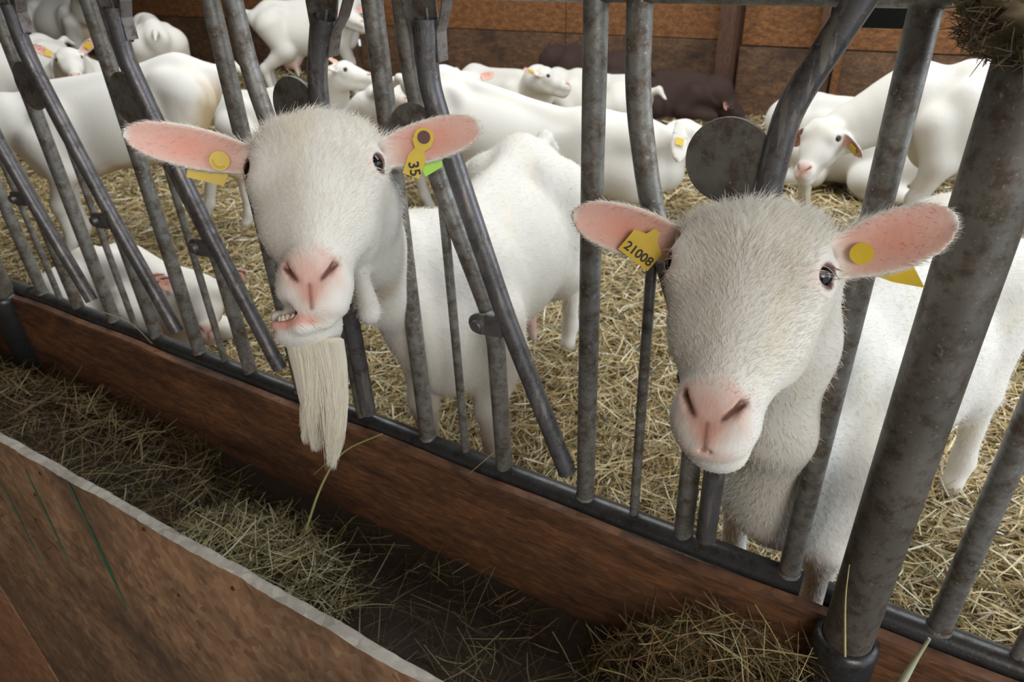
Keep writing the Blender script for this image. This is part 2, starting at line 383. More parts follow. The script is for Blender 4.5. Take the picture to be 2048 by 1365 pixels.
# ------------------------------------------------------------------ trough
tr = empty('floor_trough', (0, 0, 0)); tr['kind'] = 'structure'
MB().box((-5, -.5, -.40), (4.2, -.035, -.318)).build('trough_bed', M_DUNG, tr)
ib = MB(); n = 110; X = np.linspace(-5, 4.2, n)
V = []; 
for x in X:
    w = .004*math.sin(5*x)+.003*math.sin(13*x+1)
    V += [(x, -.052, -.46), (x, -.052, -.030+w), (x, -.048, -.024+w), (x, -.030, -.022+w), (x, -.026, -.026+w), (x, -.026, -.46)]
Fc = [(i*6+j, i*6+(j+1) % 6, (i+1)*6+(j+1) % 6, (i+1)*6+j) for i in range(n-1) for j in range(6)]
o = ib.add(V, [f[::-1] for f in Fc], False).build('trough_board', M_INNER); tag(o, 'red-brown wooden board running under the bottom rail along the trough', 'board')
ob = empty('trough_board', (0, 0, 0)); tag(ob, 'tall scuffed brown board with frayed grey top edge in the bottom left corner', 'board')
n = 420; X = np.linspace(.104, 3.4, n); V = []; r_ = np.random.default_rng(5)
j1 = np.convolve(r_.normal(0, 1, n+20), np.ones(16)/16, 'same')[:n]*.006; j2 = np.convolve(r_.normal(0, 1, n+20), np.ones(6)/6, 'same')[:n]*.0015
j3 = np.convolve(r_.normal(0, 1, n+20), np.ones(9)/9, 'same')[:n]*.004
YA, YB_, ZTOP = -.497, -.520, .05
for i, x in enumerate(X): V += [(x, YA, -.5), (x, YA+j2[i], ZTOP-.006+j1[i]), (x, YA-.004+j2[i], ZTOP+j1[i]+j2[i]), (x, (YA+YB_)/2, ZTOP+.001+j1[i]+r_.normal(0, .0004)), (x, YB_+j3[i]*.8, ZTOP-.001+j1[i]+j2[i])]
Fc = [(i*5+j, i*5+j+1, (i+1)*5+j+1, (i+1)*5+j) for i in range(n-1) for j in range(4)]
MB().add(V, [f[::-1] for f in Fc], True).build('top_edge', M_RIM, ob)
V = []
for i, x in enumerate(X): V += [(x, YB_+j3[i]*.8, ZTOP-.001+j1[i]+j2[i]), (x, YB_-.001, ZTOP-.012+j1[i]+j3[i]), (x, YB_-.003, -.4), (x, YB_-.003, -2.65), (x, YA, -2.65)]
MB().add(V, [f[::-1] for f in Fc], True).build('near_face', M_OUTER, ob)
# green paint runs down the board
for (p, q, w) in (((1.074, -0.524, 0.051), (1.060, -0.524, -0.385), 0.0068), ((0.875, -0.524, 0.001), (0.844, -0.524, -0.323), 0.0036), ((0.675, -0.524, -0.124), (0.640, -0.524, -0.456), 0.0026)):
    p, q = np.array(p), np.array(q); k = 14; V = []
    for i in range(k+1):
        t = i/k; c = p+(q-p)*t; ww = w*(math.sin(math.pi*min(1, t*1.05+.04))**.6)*(1+.25*math.sin(9*t+p[0]*90))+.0003
        V += [(c[0]-ww, YB_-.0036, c[2]), (c[0], YB_-.0052, c[2]), (c[0]+ww, YB_-.0036, c[2])]
    MB().add(V, [(i*3+j, i*3+j+1, i*3+j+4, i*3+j+3) for i in range(k) for j in (0, 1)]).build('paint_run', M_GREEN, ob)
# small dark knots and nail heads
for p in ((0.946, -0.523, 0.019), (0.852, -0.523, -0.086), (0.702, -0.523, -0.179), (0.772, -0.523, -0.205), (0.448, -0.523, -0.478), (0.433, -0.523, -0.606), (1.319, -0.523, 0.037), (1.347, -0.523, -0.135), (1.561, -0.523, 0.012), (0.214, -0.523, -1.172), (0.353, -0.523, -1.127)):
    MB().tube([(p[0], YB_-.0045, p[2]), (p[0], YB_, p[2])], .004 if p[0] > .75 else .0028, 9).build('nail', M_MOUTH, ob)
p = empty('trough_board', (0, 0, 0)); tag(p, 'reddish panel beyond the cracked joint in the bottom left corner', 'board')
MB().box((-5, YB_-.004, -2.65), (.094, YA, -1.262)).build('lower_panel', M_BRICKB, p); MB().box((-5, YB_-.003, -1.255), (.092, YA, ZTOP-.01)).build('upper_panel', M_BRICKB, p)
MB().box((-5, YA+.001, -2.65), (.3, YA+.012, -.2)).build('backing', M_WOODP, p)

# ------------------------------------------------------------------ straw and hay
def blades(name, P, yaw, tilt, L, Wd, col, m, curl=None, kind='stuff', label=None, cat=None, group=None):
    n = len(P); d = np.stack([np.cos(yaw)*np.cos(tilt), np.sin(yaw)*np.cos(tilt), np.sin(tilt)], -1)
    s = np.stack([-np.sin(yaw), np.cos(yaw), np.zeros(n)], -1); roll = RNG.uniform(-1.0, 1.0, n)[:, None]
    up = np.cross(d, s); s2 = np.cos(roll)*s+np.sin(roll)*up; nrm = np.cross(s2, d)
    cv = (curl if curl is not None else RNG.normal(0, .05, n))[:, None]*L[:, None]
    rows = []
    for t, k, wf in ((-.5, .0, .7), (-.17, .9, 1.), (.17, .9, 1.), (.5, 0., .5)):
        c = P+d*(t*L)[:, None]+nrm*(cv*(k-.45))*.6+s2*cv*(k-.45)
        rows += [c-s2*(Wd*wf*.5)[:, None], c+s2*(Wd*wf*.5)[:, None]]
    V = np.stack(rows, 1).reshape(-1, 3); b = (np.arange(n)*8)[:, None]
    Fq = np.concatenate([b+np.array([[2*i, 2*i+1, 2*i+3, 2*i+2]]) for i in range(3)], 0)
    o = array_mesh(name, V, Fq, m, None, np.repeat(col, 8, 0), False)
    tag(o, label, cat, group, kind); return o
STRAW_PAL = np.array([(.60, .48, .26), (.46, .35, .16), (.70, .61, .40), (.34, .25, .11), (.24, .17, .08), (.36, .33, .18), (.82, .78, .64), (.50, .38, .18), (.10, .07, .035)])
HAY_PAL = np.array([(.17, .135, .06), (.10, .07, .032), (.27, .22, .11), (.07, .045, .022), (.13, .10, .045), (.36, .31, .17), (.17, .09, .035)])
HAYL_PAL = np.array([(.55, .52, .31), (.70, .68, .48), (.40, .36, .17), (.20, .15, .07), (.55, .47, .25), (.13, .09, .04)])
def pal(P, n, w=None):
    c = P[RNG.choice(len(P), n, p=w)]; return np.clip(c*RNG.uniform(.8, 1.15, (n, 1)), 0, 1)
Ps = []
for (y0, y1, dens) in ((.02, .8, 7000), (.8, 1.7, 5600), (1.7, 2.8, 3200), (2.8, 4.40, 1700)):
    n = int(11*(y1-y0)*dens); p = np.stack([RNG.uniform(-7, 4, n), RNG.uniform(max(y0, .07), y1, n), np.zeros(n)], -1)
    p[:, 2] = ground_h(p[:, 0], p[:, 1])
    d = p-CAM; z = d@CW; px_ = 1024+F_PX*(d@CR)/z; py_ = 682.5-F_PX*(d@CU)/z
    Ps.append(p[(px_ > -350) & (px_ < 2400) & (py_ > -50) & (py_ < 1600)])
P = np.concatenate(Ps); n = len(P); P[:, 2] += RNG.uniform(.0, .045, n)+.02*(RNG.random(n) < .1)
dist = np.linalg.norm(P-CAM, axis=1)
blades('straw_bedding', P, RNG.uniform(0, 6.283, n), RNG.normal(0, .22, n), RNG.uniform(.035, .15, n)*(1+.12*np.maximum(dist-2, 0)), RNG.uniform(.0016, .0044, n)*(1+.25*np.maximum(dist-1.6, 0)), pal(STRAW_PAL, n, [.16, .18, .13, .13, .09, .10, .08, .09, .04]), M_STRAW, label='loose golden straw covering the floor of the goat pen', cat='straw')
def hay_patch(name, cx, cy, rx, ry, hgt, n, P_, label, zb=-.315, Lr=(.06, .2), wr=(.001, .0026), tilt=.3):
    a = RNG.uniform(0, 6.283, n); q = np.sqrt(RNG.random(n)); x = cx+rx*q*np.cos(a); y = cy+ry*q*np.sin(a)
    y = np.clip(y, -.475, -.06)
    z = zb+hgt*(1-q**2)*RNG.random(n)**.6+.008*RNG.random(n)
    blades(name, np.stack([x, y, z], -1), RNG.uniform(0, 6.283, n), RNG.normal(0, tilt, n), RNG.uniform(*Lr, n)*.8, RNG.uniform(*wr, n), pal(P_, n), M_STRAW, label=label, cat='hay')
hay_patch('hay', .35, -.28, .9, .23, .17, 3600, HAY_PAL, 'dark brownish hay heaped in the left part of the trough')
hay_patch('hay', 1.272, -0.313, .29, .16, .10, 1250, HAYL_PAL, 'pale green hay tuft coloured as lit in the trough below the bearded goat', Lr=(.07, .2), wr=(.0014, .003), tilt=.22)  # light on this tuft is put into its paler stem colours
hay_patch('hay', 1.72, -.28, .85, .21, .04, 900, HAY_PAL, 'thin scattering of hay stems over the dark trough bed')
hay_patch('hay', 2.39, -.12, .30, .17, .27, 2600, np.concatenate([HAY_PAL, HAYL_PAL[2:4], [(.34, .20, .07)]]), 'brown hay heap against the rail at the foot of the thick post', tilt=.55)
def stalk(name, pts, w, colr, label, leaf=None):
    pts = bend(pts, .05, 5); k = len(pts)
    mm = m_plain(name+'_green', colr, .6, 0, .15, 60)
    o = MB().tube(pts, [w*(1-.55*i/(k-1)) for i in range(k)], 6).build(name, mm); tag(o, label, 'hay stalk')
    if leaf:
        pts = bend(leaf, .04, 5); k = len(pts)
        MB().tube(pts, [.0018*(1-.7*i/(k-1)) for i in range(k)], 5).build('leaf', mm, o)
    return o
stalk('grass_stalk', [(1.422, -0.250, -0.162), (1.440, -0.200, -0.065), (1.472, -0.150, 0.015), (1.560, -0.100, 0.062)], .0032, (.36, .34, .14), 'long pale green grass stalk rising from the trough below the beard', [(1.474, -0.150, 0.013), (1.434, -0.160, -0.025), (1.390, -0.170, -0.073)])
stalk('grass_stalk', [(2.565, -0.300, 0.194), (2.572, -0.280, 0.220), (2.579, -0.270, 0.258)], .0046, (.40, .42, .28), 'broad pale grass blade at the bottom beside the thick post')
stalk('grass_stalk', [(2.504, -0.250, 0.144), (2.486, -0.200, 0.195), (2.481, -0.150, 0.211)], .0016, (.45, .38, .16), 'thin upright straw stem in front of the thick post socket')
stalk('straw_wisp', [(0.398, -0.030, 0.043), (0.561, -0.035, 0.048), (0.633, -0.045, 0.023), (0.662, -0.050, 0.012)], .0012, (.45, .38, .2), 'thin straw wisp hanging from the rail near the left post')
stalk('straw_wisp', [(1.798, -0.030, 0.049), (1.774, -0.035, 0.020), (1.719, -0.045, -0.049)], .0012, (.45, .38, .2), 'thin straw wisp stuck on the rail under the slim rod')

# ------------------------------------------------------------------ goats: one smooth implicit surface each
def smin(a, b, k):
    h = np.maximum(k-np.abs(a-b), 0)/k; return np.minimum(a, b)-h*h*k*.25
class Prim:
    def __init__(s, kind, a, b=None, r=None, k=.03, R=None, sub=False): s.kind, s.a, s.b, s.r, s.k, s.R, s.sub = kind, np.array(a, float), b, r, k, R, sub
def E(c, r, k=.03, R=None, sub=False): return Prim('e', c, None, np.array(r, float), k, R, sub)
def Cc(a, b, ra, rb, k=.03, sub=False): return Prim('c', a, np.array(b, float), (ra, rb), k, None, sub)
class Ear:
    """leaf-shaped cupped ear: base b, tip t, facing f (all head-local)"""
    def __init__(s, b, t, f, w=.028, cup=.010, th=.0035, bow=0., k=.012):
        s.b = np.array(b, float); v = np.array(t, float)-s.b; s.L = np.linalg.norm(v); s.e = v/s.L
        f = np.array(f, float); f -= s.e*(f@s.e); s.n = f/np.linalg.norm(f); s.s = np.cross(s.e, s.n)
        s.w, s.cup, s.th, s.bow, s.k, s.sub, s.kind = w, cup, th, bow, k, False, 'ear'
    def wid(s, t):
        t = np.clip(t, 0, 1); return s.w*(.50+.62*np.sin(np.pi*np.clip(t*.86+.02, 0, 1))**1.2)*np.sqrt(np.clip(1-np.clip((t-.80)/.20, 0, 1)**2.2, 0, 1))
    def uvn(s, p):
        q = p-s.b; t = q@s.e/s.L; u = q@s.s; n = q@s.n; return t, u, n
    def mid(s, t, u):
        w = np.maximum(s.wid(t), .004); return s.cup*np.clip(np.abs(u)/w, 0, 1.3)**2*(1-.4*np.clip(t, 0, 1)) - s.cup*.6*(1-np.clip(t, 0, 1))+s.bow*np.sin(np.pi*np.clip(t, 0, 1))
    def dist(s, p):
        t, u, n = s.uvn(p); d1 = np.abs(n-s.mid(t, u))-s.th*(1.5-.7*np.clip(t, 0, 1)); d2 = (np.abs(u)-s.wid(t))*.8
        d = -smin(-d1, -d2, .005); return np.maximum(np.maximum(d, (-t-.05)*s.L), (t-1.0)*s.L)
    def point(s, t, u, off=0.):
        return s.b+s.e*t*s.L+s.s*u+s.n*(s.mid(np.array(t), np.array(u))+off)
def pd(pr, p):
    if pr.kind == 'ear': return pr.dist(p)
    q = p-pr.a
    if pr.kind == 'e':
        if pr.R is not None: q = q@pr.R
        k0 = np.sqrt(((q/pr.r)**2).sum(-1)); k1 = np.sqrt(((q/pr.r**2)**2).sum(-1))+1e-9
        return k0*(k0-1)/k1
    ba = pr.b-pr.a; t = np.clip((q@ba)/(ba@ba+1e-12), 0, 1)
    return np.sqrt(((q-t[..., None]*ba)**2).sum(-1))-(pr.r[0]+(pr.r[1]-pr.r[0])*t)
def bound(pr):
    if pr.kind == 'ear': return pr.b+pr.e*pr.L*.5, pr.L*.5+pr.w+.02
    if pr.kind == 'e': return pr.a, pr.r.max()
    return (pr.a+pr.b)/2, np.linalg.norm(pr.b-pr.a)/2+max(pr.r)
class Field:
    """list of (prim, frame); frame = (R, t, s) of the prim in goat coordinates"""
    def __init__(s): s.items = []
    def add(s, prims, R=np.eye(3), t=np.zeros(3), sc=1.):
        s.items += [(p, R, np.array(t, float), sc) for p in prims]
    def bounds(s):
        lo, hi = [], []
        for p, R, t, sc in s.items:
            if p.sub: continue
            c, r = bound(p); c = R@(c*sc)+t; lo.append(c-r*sc); hi.append(c+r*sc)
        return np.min(lo, 0), np.max(hi, 0)
    def grid(s, lo, shape, h, GR=np.eye(3), Gt=np.zeros(3)):
        """sample on a grid given in frame GR, Gt (goat = GR@g+Gt)"""
        F = np.full(shape, .2, np.float32)
        for p, R, t, sc in sorted(s.items, key=lambda it: it[0].sub):
            c, r = bound(p); cg = GR.T@(R@(c*sc)+t-Gt); pad = r*sc+max(p.k*sc, .004)+4*h
            i0 = np.maximum(np.floor((cg-pad-lo)/h).astype(int), 0); i1 = np.minimum(np.ceil((cg+pad-lo)/h).astype(int)+1, shape)
            if (i1 <= i0).any(): continue
            ax = [lo[a]+h*np.arange(i0[a], i1[a]) for a in range(3)]
            g = np.stack(np.meshgrid(*ax, indexing='ij'), -1)
            q = ((g@GR.T+Gt)-t)@R/sc
            d = pd(p, q)*sc; sl = tuple(slice(a, b) for a, b in zip(i0, i1))
            F[sl] = -smin(-F[sl], d, p.k*sc) if p.sub else smin(F[sl], d, p.k*sc)
        return F
def surface_nets(F, lo, h):
    ins = F < 0; nx, ny, nz = F.shape
    s = [slice(None, -1), slice(1, None)]
    cnt = np.zeros((nx-1, ny-1, nz-1), np.int8)
    for a in (0, 1):
        for b in (0, 1):
            for c in (0, 1): cnt += ins[s[a], s[b], s[c]]
    act = (cnt > 0) & (cnt < 8); I = np.argwhere(act); vid = np.full(act.shape, -1, np.int64); vid[act] = np.arange(len(I))
    acc = np.zeros((len(I), 3)); num = np.zeros(len(I))
    corners = [(a, b, c) for a in (0, 1) for b in (0, 1) for c in (0, 1)]
    for c0 in corners:
        for ax in range(3):
            if c0[ax]: continue
            c1 = list(c0); c1[ax] = 1
            f0 = F[I[:, 0]+c0[0], I[:, 1]+c0[1], I[:, 2]+c0[2]]; f1 = F[I[:, 0]+c1[0], I[:, 1]+c1[1], I[:, 2]+c1[2]]
            x = (f0 < 0) != (f1 < 0); t = np.where(x, f0/np.where(x, f0-f1, 1), 0)
            p = np.tile(np.array(c0, float), (len(I), 1)); p[:, ax] += t
            acc[x] += p[x]; num[x] += 1
    V = lo+h*(I+acc/num[:, None])
    Q = []
    for ax in range(3):
        sl0 = [slice(1, -1)]*3; sl1 = [slice(1, -1)]*3; sl0[ax] = slice(0, -1); sl1[ax] = slice(1, None)
        a, b = ins[tuple(sl0)], ins[tuple(sl1)]; J = np.argwhere(a != b)
        if not len(J): continue
        flip = a[J[:, 0], J[:, 1], J[:, 2]]
        off = np.array([1, 1, 1]); off[ax] = 0; J = J+off
        o1, o2 = [i for i in range(3) if i != ax]
        def at(d1, d2):
            K = J.copy(); K[:, o1] -= d1; K[:, o2] -= d2; return vid[K[:, 0], K[:, 1], K[:, 2]]
        q = np.stack([at(1, 1), at(0, 1), at(0, 0), at(1, 0)], -1)
        fl = flip if ax != 1 else ~flip
        q[~fl] = q[~fl][:, ::-1]; Q.append(q)
    Q = np.concatenate(Q); return V, Q[(Q >= 0).all(1)]
def relax(V, Q, n=1, f=.5):
    for _ in range(n):
        A = np.zeros_like(V); c = np.zeros(len(V))
        for i in range(4):
            j = (i+1) % 4
            np.add.at(A, Q[:, i], V[Q[:, j]]); np.add.at(c, Q[:, i], 1); np.add.at(A, Q[:, j], V[Q[:, i]]); np.add.at(c, Q[:, j], 1)
        V = V+f*(A/np.maximum(c, 1)[:, None]-V)
    return V

def head_prims(ears, mouth_open=False, tuft=1.):
    P = [E((0, .034, -.064), (.050, .036, .046), .03)]
    for s in (-1, 1):
        P += [E((s*.026, .054, -.072), (.036, .054, .040), .03), E((s*.041, .036, -.043), (.023, .024, .017), .02),
              E((s*.050, .024, -.082), (.019, .028, .026), .02), E((s*.039, .066, -.122), (.023, .046, .052), .03),
              Cc((s*.037, .030, -.092), (s*.0275, .023, -.148), .029, .0235, .03), Cc((s*.0275, .023, -.148), (s*.0165, .012, -.200), .0235, .0175, .03), Cc((s*.050, .008, -.0725), (s*.069, .026, -.0735), .0070, .0065, .008), Cc((s*.058, .006, -.0945), (s*.068, .022, -.0955), .0045, .0045, .008),
              E((s*.0205, -.006, -.222), (.0165, .018, .021), .012)]
    P += [Cc((0, .018, -.07), (0, -.003, -.190), .030, .0215, .03), E((0, .044, -.037), (.022, .028, .012+.003*tuft), .015),
          E((0, .008, -.222), (.032, .030, .034), .02), E((0, -.014, -.210), (.024, .015, .019), .014)]
    if mouth_open:
        P += [E((.004, -.004, -.245), (.026, .021, .015), .014),
              Cc((0, .098, -.115), (-.014, .050, -.238), .040, .026, .03), E((-.019, .024, -.266), (.029, .027, .0135), .012), E((-.012, .048, -.256), (.028, .026, .02), .02),
              Cc((-.046, .024, -.244), (-.038, .002, -.255), .0055, .006, .01), Cc((-.038, .002, -.255), (-.014, -.007, -.263), .006, .006, .01), Cc((-.014, -.007, -.263), (.012, .000, -.260), .006, .005, .01)]
    else:
        P += [E((0, -.003, -.243), (.026, .021, .015), .014), Cc((0, .098, -.115), (0, .046, -.238), .040, .026, .03), E((0, .026, -.252), (.023, .022, .015), .014)]
    P += ears
    for s in (-1, 1):
        P += [E((s*.0690, .012, -.0845), (.011, .011, .0072), .005, None, True),
              Cc((s*.0085, -.0325, -.2285), (s*.0185, -.0285, -.2165), .0012, .0020, .004, True), Cc((s*.0185, -.0285, -.2165), (s*.0235, -.0215, -.2055), .0022, .0032, .004, True)]
        if not mouth_open: P += [Cc((0, -.024, -.252), (s*.028, .016, -.240), .0016, .0016, .004, True)]
    P += [Cc((0, -.034, -.226), (0, -.026, -.250), .0018, .0018, .004, True)]
    if mouth_open:
        P += [E((-.025, .006, -.2500), (.021, .022, .0058), .005, None, True), E((-.036, -.008, -.246), (.013, .022, .008), .008, None, True)]
    return P

def body_prims(chest, rump, fat=1., sx=1.):
    """torso between the chest and rump points (goat coords: x forward, z up)"""
    c = np.array(chest, float); r = np.array(rump, float); a = c-r; L = np.linalg.norm(a); a /= L
    up = np.cross(a, np.cross((0, 0, 1.), a)); up /= np.linalg.norm(up); y = np.cross(up, a); R = np.column_stack([a, y, up]); t = (c+r)/2
    g = L/.64
    P = [E((.24*g, 0, -.02), (.17, .125, .19), .06), E((.22*g, 0, .11), (.16, .055, .075), .05), E((-.02, 0, -.035), (.32*g, .165*fat, .195), .08), E((-.08*g, 0, -.085), (.25*g, .185*fat, .165), .08),
         Cc((.25*g, 0, .155), (-.33*g, 0, .150), .032, .028, .05), E((-.32*g, 0, .03), (.17, .125, .15), .07), E((.33*g, 0, -.08), (.10, .08, .15), .06), E((.20*g, 0, -.13), (.16, .10, .12), .06)]
    for s in (-1, 1):
        P += [E((-.25*g, s*.098, .105), (.055, .035, .045), .05), E((-.46*g, s*.045, .055), (.05, .035, .05), .05), E((.24*g, s*.105, -.02), (.085, .05, .15), .05)]
    return P, R, t
def rot_z(a): c, s = math.cos(a), math.sin(a); return np.array([[c, -s, 0], [s, c, 0], [0, 0, 1.]])
def rot_x(a): c, s = math.cos(a), math.sin(a); return np.array([[1., 0, 0], [0, c, -s], [0, s, c]])
def rot_y(a): c, s = math.cos(a), math.sin(a); return np.array([[c, 0, s], [0, 1., 0], [-s, 0, c]])
def head_frame(yaw, pitch, roll=0.):
    """head turned yaw (0 = along +x of the goat), face line leaning pitch below the horizontal"""
    base = np.column_stack([(0, 1., 0), (-1., 0, 0), (0, 0, 1.)])       # X = goat's left, Y = back, Z = up
    return rot_z(yaw)@base@rot_x(pitch-math.pi/2)@rot_z(roll)
def leg(pts, rad, k=.03): return [Cc(pts[i], pts[i+1], rad[i], rad[i+1], k) for i in range(len(pts)-1)]
def legs_standing(cx, rx, zc, zr, front=((0, 0), (0, 0)), hind=((0, 0), (0, 0)), g=0.):
    P = []
    for s, (dx, dy) in zip((1, -1), front):
        P += leg([(cx+.0, s*.105, zc-.02), (cx-.05, s*.11, zc-.16), (cx+.0+dx*.5, s*.095+dy*.5, g+.27), (cx-.005+dx*.9, s*.095+dy, g+.09), (cx+.03+dx, s*.095+dy, g+.02)], [.085, .062, .034, .024, .028])
        P += [E((cx+.0+dx*.5, s*.095+dy*.5, g+.265), (.036, .034, .045), .02)]
    for s, (dx, dy) in zip((1, -1), hind):
        P += leg([(rx+.0, s*.09, zr-.0), (rx+.08, s*.125, zr-.19), (rx-.12+dx*.7, s*.115+dy*.7, g+.29), (rx-.09+dx, s*.115+dy, g+.09), (rx-.055+dx, s*.115+dy, g+.02)], [.13, .085, .036, .025, .028])
        P += [E((rx-.125+dx*.7, s*.115+dy*.7, g+.29), (.03, .03, .05), .02)]
    return P
def legs_lying(cx, rx, g=0.):
    P = []
    for s in (1, -1):
        P += leg([(cx, s*.11, g+.20), (cx-.08, s*.14, g+.09), (cx+.13, s*.13, g+.055), (cx-.05, s*.13, g+.03)], [.08, .055, .036, .026])
        P += leg([(rx, s*.11, g+.2), (rx+.17, s*.19, g+.11), (rx-.03, s*.22, g+.05), (rx+.16, s*.23, g+.03)], [.12, .08, .035, .025])
    return P

WHITE = np.array((.72, .70, .655)); PINK = np.array((.72, .40, .33)); NOSEP = np.array((.68, .41, .335)); TAN = np.array((.50, .36, .19)); CREAM = np.array((.78, .72, .58))
def sstep(a, b, x): t = np.clip((x-a)/(b-a), 0, 1); return t*t*(3-2*t)
def blend(c, col, w): return c+(np.array(col)-c)*w[:, None]
def lum_noise(p, sc, seed=0):
    r = np.random.default_rng(seed); o = np.zeros(len(p))
    for i in range(5):
        k = r.normal(0, 1, 3)*sc*(1.5**i); o += np.sin(p@k+r.uniform(0, 6))*.6**i
    return o/2.3
def goat_colour(p, hp, ears, spots, base, mouth_open=False):
    """p goat coords, hp head-local unit coords"""
    c = np.tile(base, (len(p), 1)); n = lum_noise(p, 14, 3); c = blend(c, CREAM if base is WHITE else base*.7, sstep(.25, .9, n)*.35)
    for (q, r, col, w) in spots:
        d = np.linalg.norm((p-np.array(q))/np.array(r), axis=1); c = blend(c, col, w*(1-sstep(.45, 1.15, d+.25*lum_noise(p, 40, 5))))
    near = np.linalg.norm(hp-np.array((0, .03, -.11)), axis=1) < .32
    h = hp[near]; ch = c[near]
    for e in ears:
        if e.th > .008: continue                                   # seen from its white back
        t, u, nn = e.uvn(h); w = e.wid(t); inside = (np.abs(u) < w*1.05) & (t > .06) & (t < 1.02) & (nn > e.mid(t, u)-.001) & (nn < e.mid(t, u)+.022) & (np.abs(h[:, 0]) > .060)
        f = (1-sstep(.78, .98, np.abs(u)/np.maximum(w, .003)))*sstep(.10, .34, t)*(1-sstep(.93, .985, t))*inside
        core = np.exp(-((t-.58)/.22)**2)*(1-sstep(.2, .9, np.abs(u)/np.maximum(w, .003)))
        ch = blend(ch, PINK, f*.78); ch = blend(ch, (.70, .25, .16), f*core*.55)
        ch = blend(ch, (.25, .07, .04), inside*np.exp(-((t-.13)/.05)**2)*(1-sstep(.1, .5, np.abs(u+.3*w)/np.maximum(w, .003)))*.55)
    if base is WHITE:
        d = np.linalg.norm((h-np.array((0, -.014, -.216)))/np.array((.036, .034, .034)), axis=1)+.12*lum_noise(h, 90, 8); ch = blend(ch, NOSEP, (1-sstep(.45, 1.15, d))*.85*(h[:, 1] < .02))
        d = np.linalg.norm((h-np.array((.0, -.02, -.236)))/np.array((.013, .02, .018)), axis=1); ch = blend(ch, (.62, .30, .23), (1-sstep(.4, 1.1, d))*.75)
        d = np.linalg.norm((h-np.array((.0, -.008, -.25)))/np.array((.028, .02, .012)), axis=1); ch = blend(ch, (.72, .45, .37), (1-sstep(.5, 1.1, d))*.6)
        for s in (-1, 1):
            d = np.linalg.norm((h-np.array((s*.063, .010, -.086)))/np.array((.022, .022, .018)), axis=1); ch = blend(ch, (.78, .55, .48), (1-sstep(.4, 1.1, d))*.42)
    for s in (-1, 1):
        d = np.linalg.norm(h-np.array((s*.0685, .012, -.084)), axis=1); ch = blend(ch, (.16, .08, .07), 1-sstep(.0112, .0138, d))
        a = np.array((s*.0085, -.0325, -.2285)); ba = np.array((s*.0235, -.0225, -.2060))-a; t = np.clip(((h-a)@ba)/(ba@ba), 0, 1)
        d = np.linalg.norm(h-a-t[:, None]*ba, axis=1)-(.0010+.0020*t); ch = blend(ch, (.48, .24, .18), (1-sstep(.001, .009, d))*.45*(h[:, 1] < .0)); ch = blend(ch, (.09, .028, .022), (1-sstep(-.0006, .0020, d))*.92)
    if mouth_open:
        d = np.linalg.norm((h-np.array((-.020, -.002, -.259)))/np.array((.032, .022, .0085)), axis=1); ch = blend(ch, (.66, .30, .24), (1-sstep(.6, 1.2, d))*.9)
        d = np.linalg.norm((h-np.array((-.025, .006, -.2500)))/np.array((.021, .022, .0062)), axis=1); ch = blend(ch, (.22, .05, .04), (1-sstep(.9, 1.12, d)))
    q = np.clip(-h[:, 2], .228, .250); d = np.hypot(h[:, 0], h[:, 2]+q); ch = blend(ch, (.20, .07, .05), (1-sstep(.0008, .0034, d))*.75*(h[:, 1] < -.012))
    c[near] = ch
    return c

def make_hair(name, V, Q, C, parent, n, length, direction, mask, rad=.00022, droop=0., seed=1):
    """short hairs as tapered slivers growing out of the mesh (all in goat coords)"""
    r = np.random.default_rng(seed)
    tri = np.concatenate([Q[:, [0, 1, 2]], Q[:, [0, 2, 3]]]); A, B, D = V[tri[:, 0]], V[tri[:, 1]], V[tri[:, 2]]
    nn = np.cross(B-A, D-A); ar = np.linalg.norm(nn, axis=1)/2; mk = mask((A+B+D)/3); w = ar*mk
    if w.sum() <= 0: return None
    i = r.choice(len(tri), n, p=w/w.sum()); u, v = r.random(n), r.random(n); f = u+v > 1; u[f], v[f] = 1-u[f], 1-v[f]
    p = A[i]+(B-A)[i]*u[:, None]+(D-A)[i]*v[:, None]; nr = nn[i]/(2*ar[i]+1e-15)[:, None]; col = C[tri[i, 0]]
    d = direction(p, nr); d -= nr*(d*nr).sum(1)[:, None]; d /= np.linalg.norm(d, axis=1)[:, None]+1e-9
    L = length(p)*r.uniform(.6, 1.3, n); jit = r.normal(0, .24, (n, 3)); lift = r.uniform(.12, .42, n)[:, None]
    d0 = nr*lift*1.5+d+jit; d0 /= np.linalg.norm(d0, axis=1)[:, None]; d1 = nr*lift*.4+d+jit*1.2; d1 /= np.linalg.norm(d1, axis=1)[:, None]
    p0 = p-nr*.0006; p1 = p0+d0*(L*.5)[:, None]; p2 = p1+d1*(L*.5)[:, None]; p2[:, 2] -= droop*L
    return strands(name, np.stack([p0, p1, p2], 1), rad*r.uniform(.8, 1.3, n), np.clip(col*1.2, 0, .93), parent)
def strands(name, A, rad, col, parent, taper=(1., .8, .15)):
    """tapered hair strands as a curves object; A is (n, k, 3)"""
    n, k = A.shape[:2]; hc = bpy.data.hair_curves.new(name); hc.add_curves([k]*n)
    hc.points.foreach_set('position', np.ascontiguousarray(A, np.float32).ravel())
    tp = np.interp(np.linspace(0, 1, k), np.linspace(0, 1, len(taper)), taper)
    ra = hc.attributes.get('radius') or hc.attributes.new('radius', 'FLOAT', 'POINT')
    ra.data.foreach_set('value', (rad[:, None]*tp[None]).astype(np.float32).ravel())
    ca = hc.attributes.new('Col', 'FLOAT_COLOR', 'CURVE'); c4 = np.ones((n, 4), np.float32); c4[:, :3] = col; ca.data.foreach_set('color', c4.ravel())
    hc.materials.append(M_FUR); o = bpy.data.objects.new(name, hc); COL.objects.link(o); o.parent = parent; return o

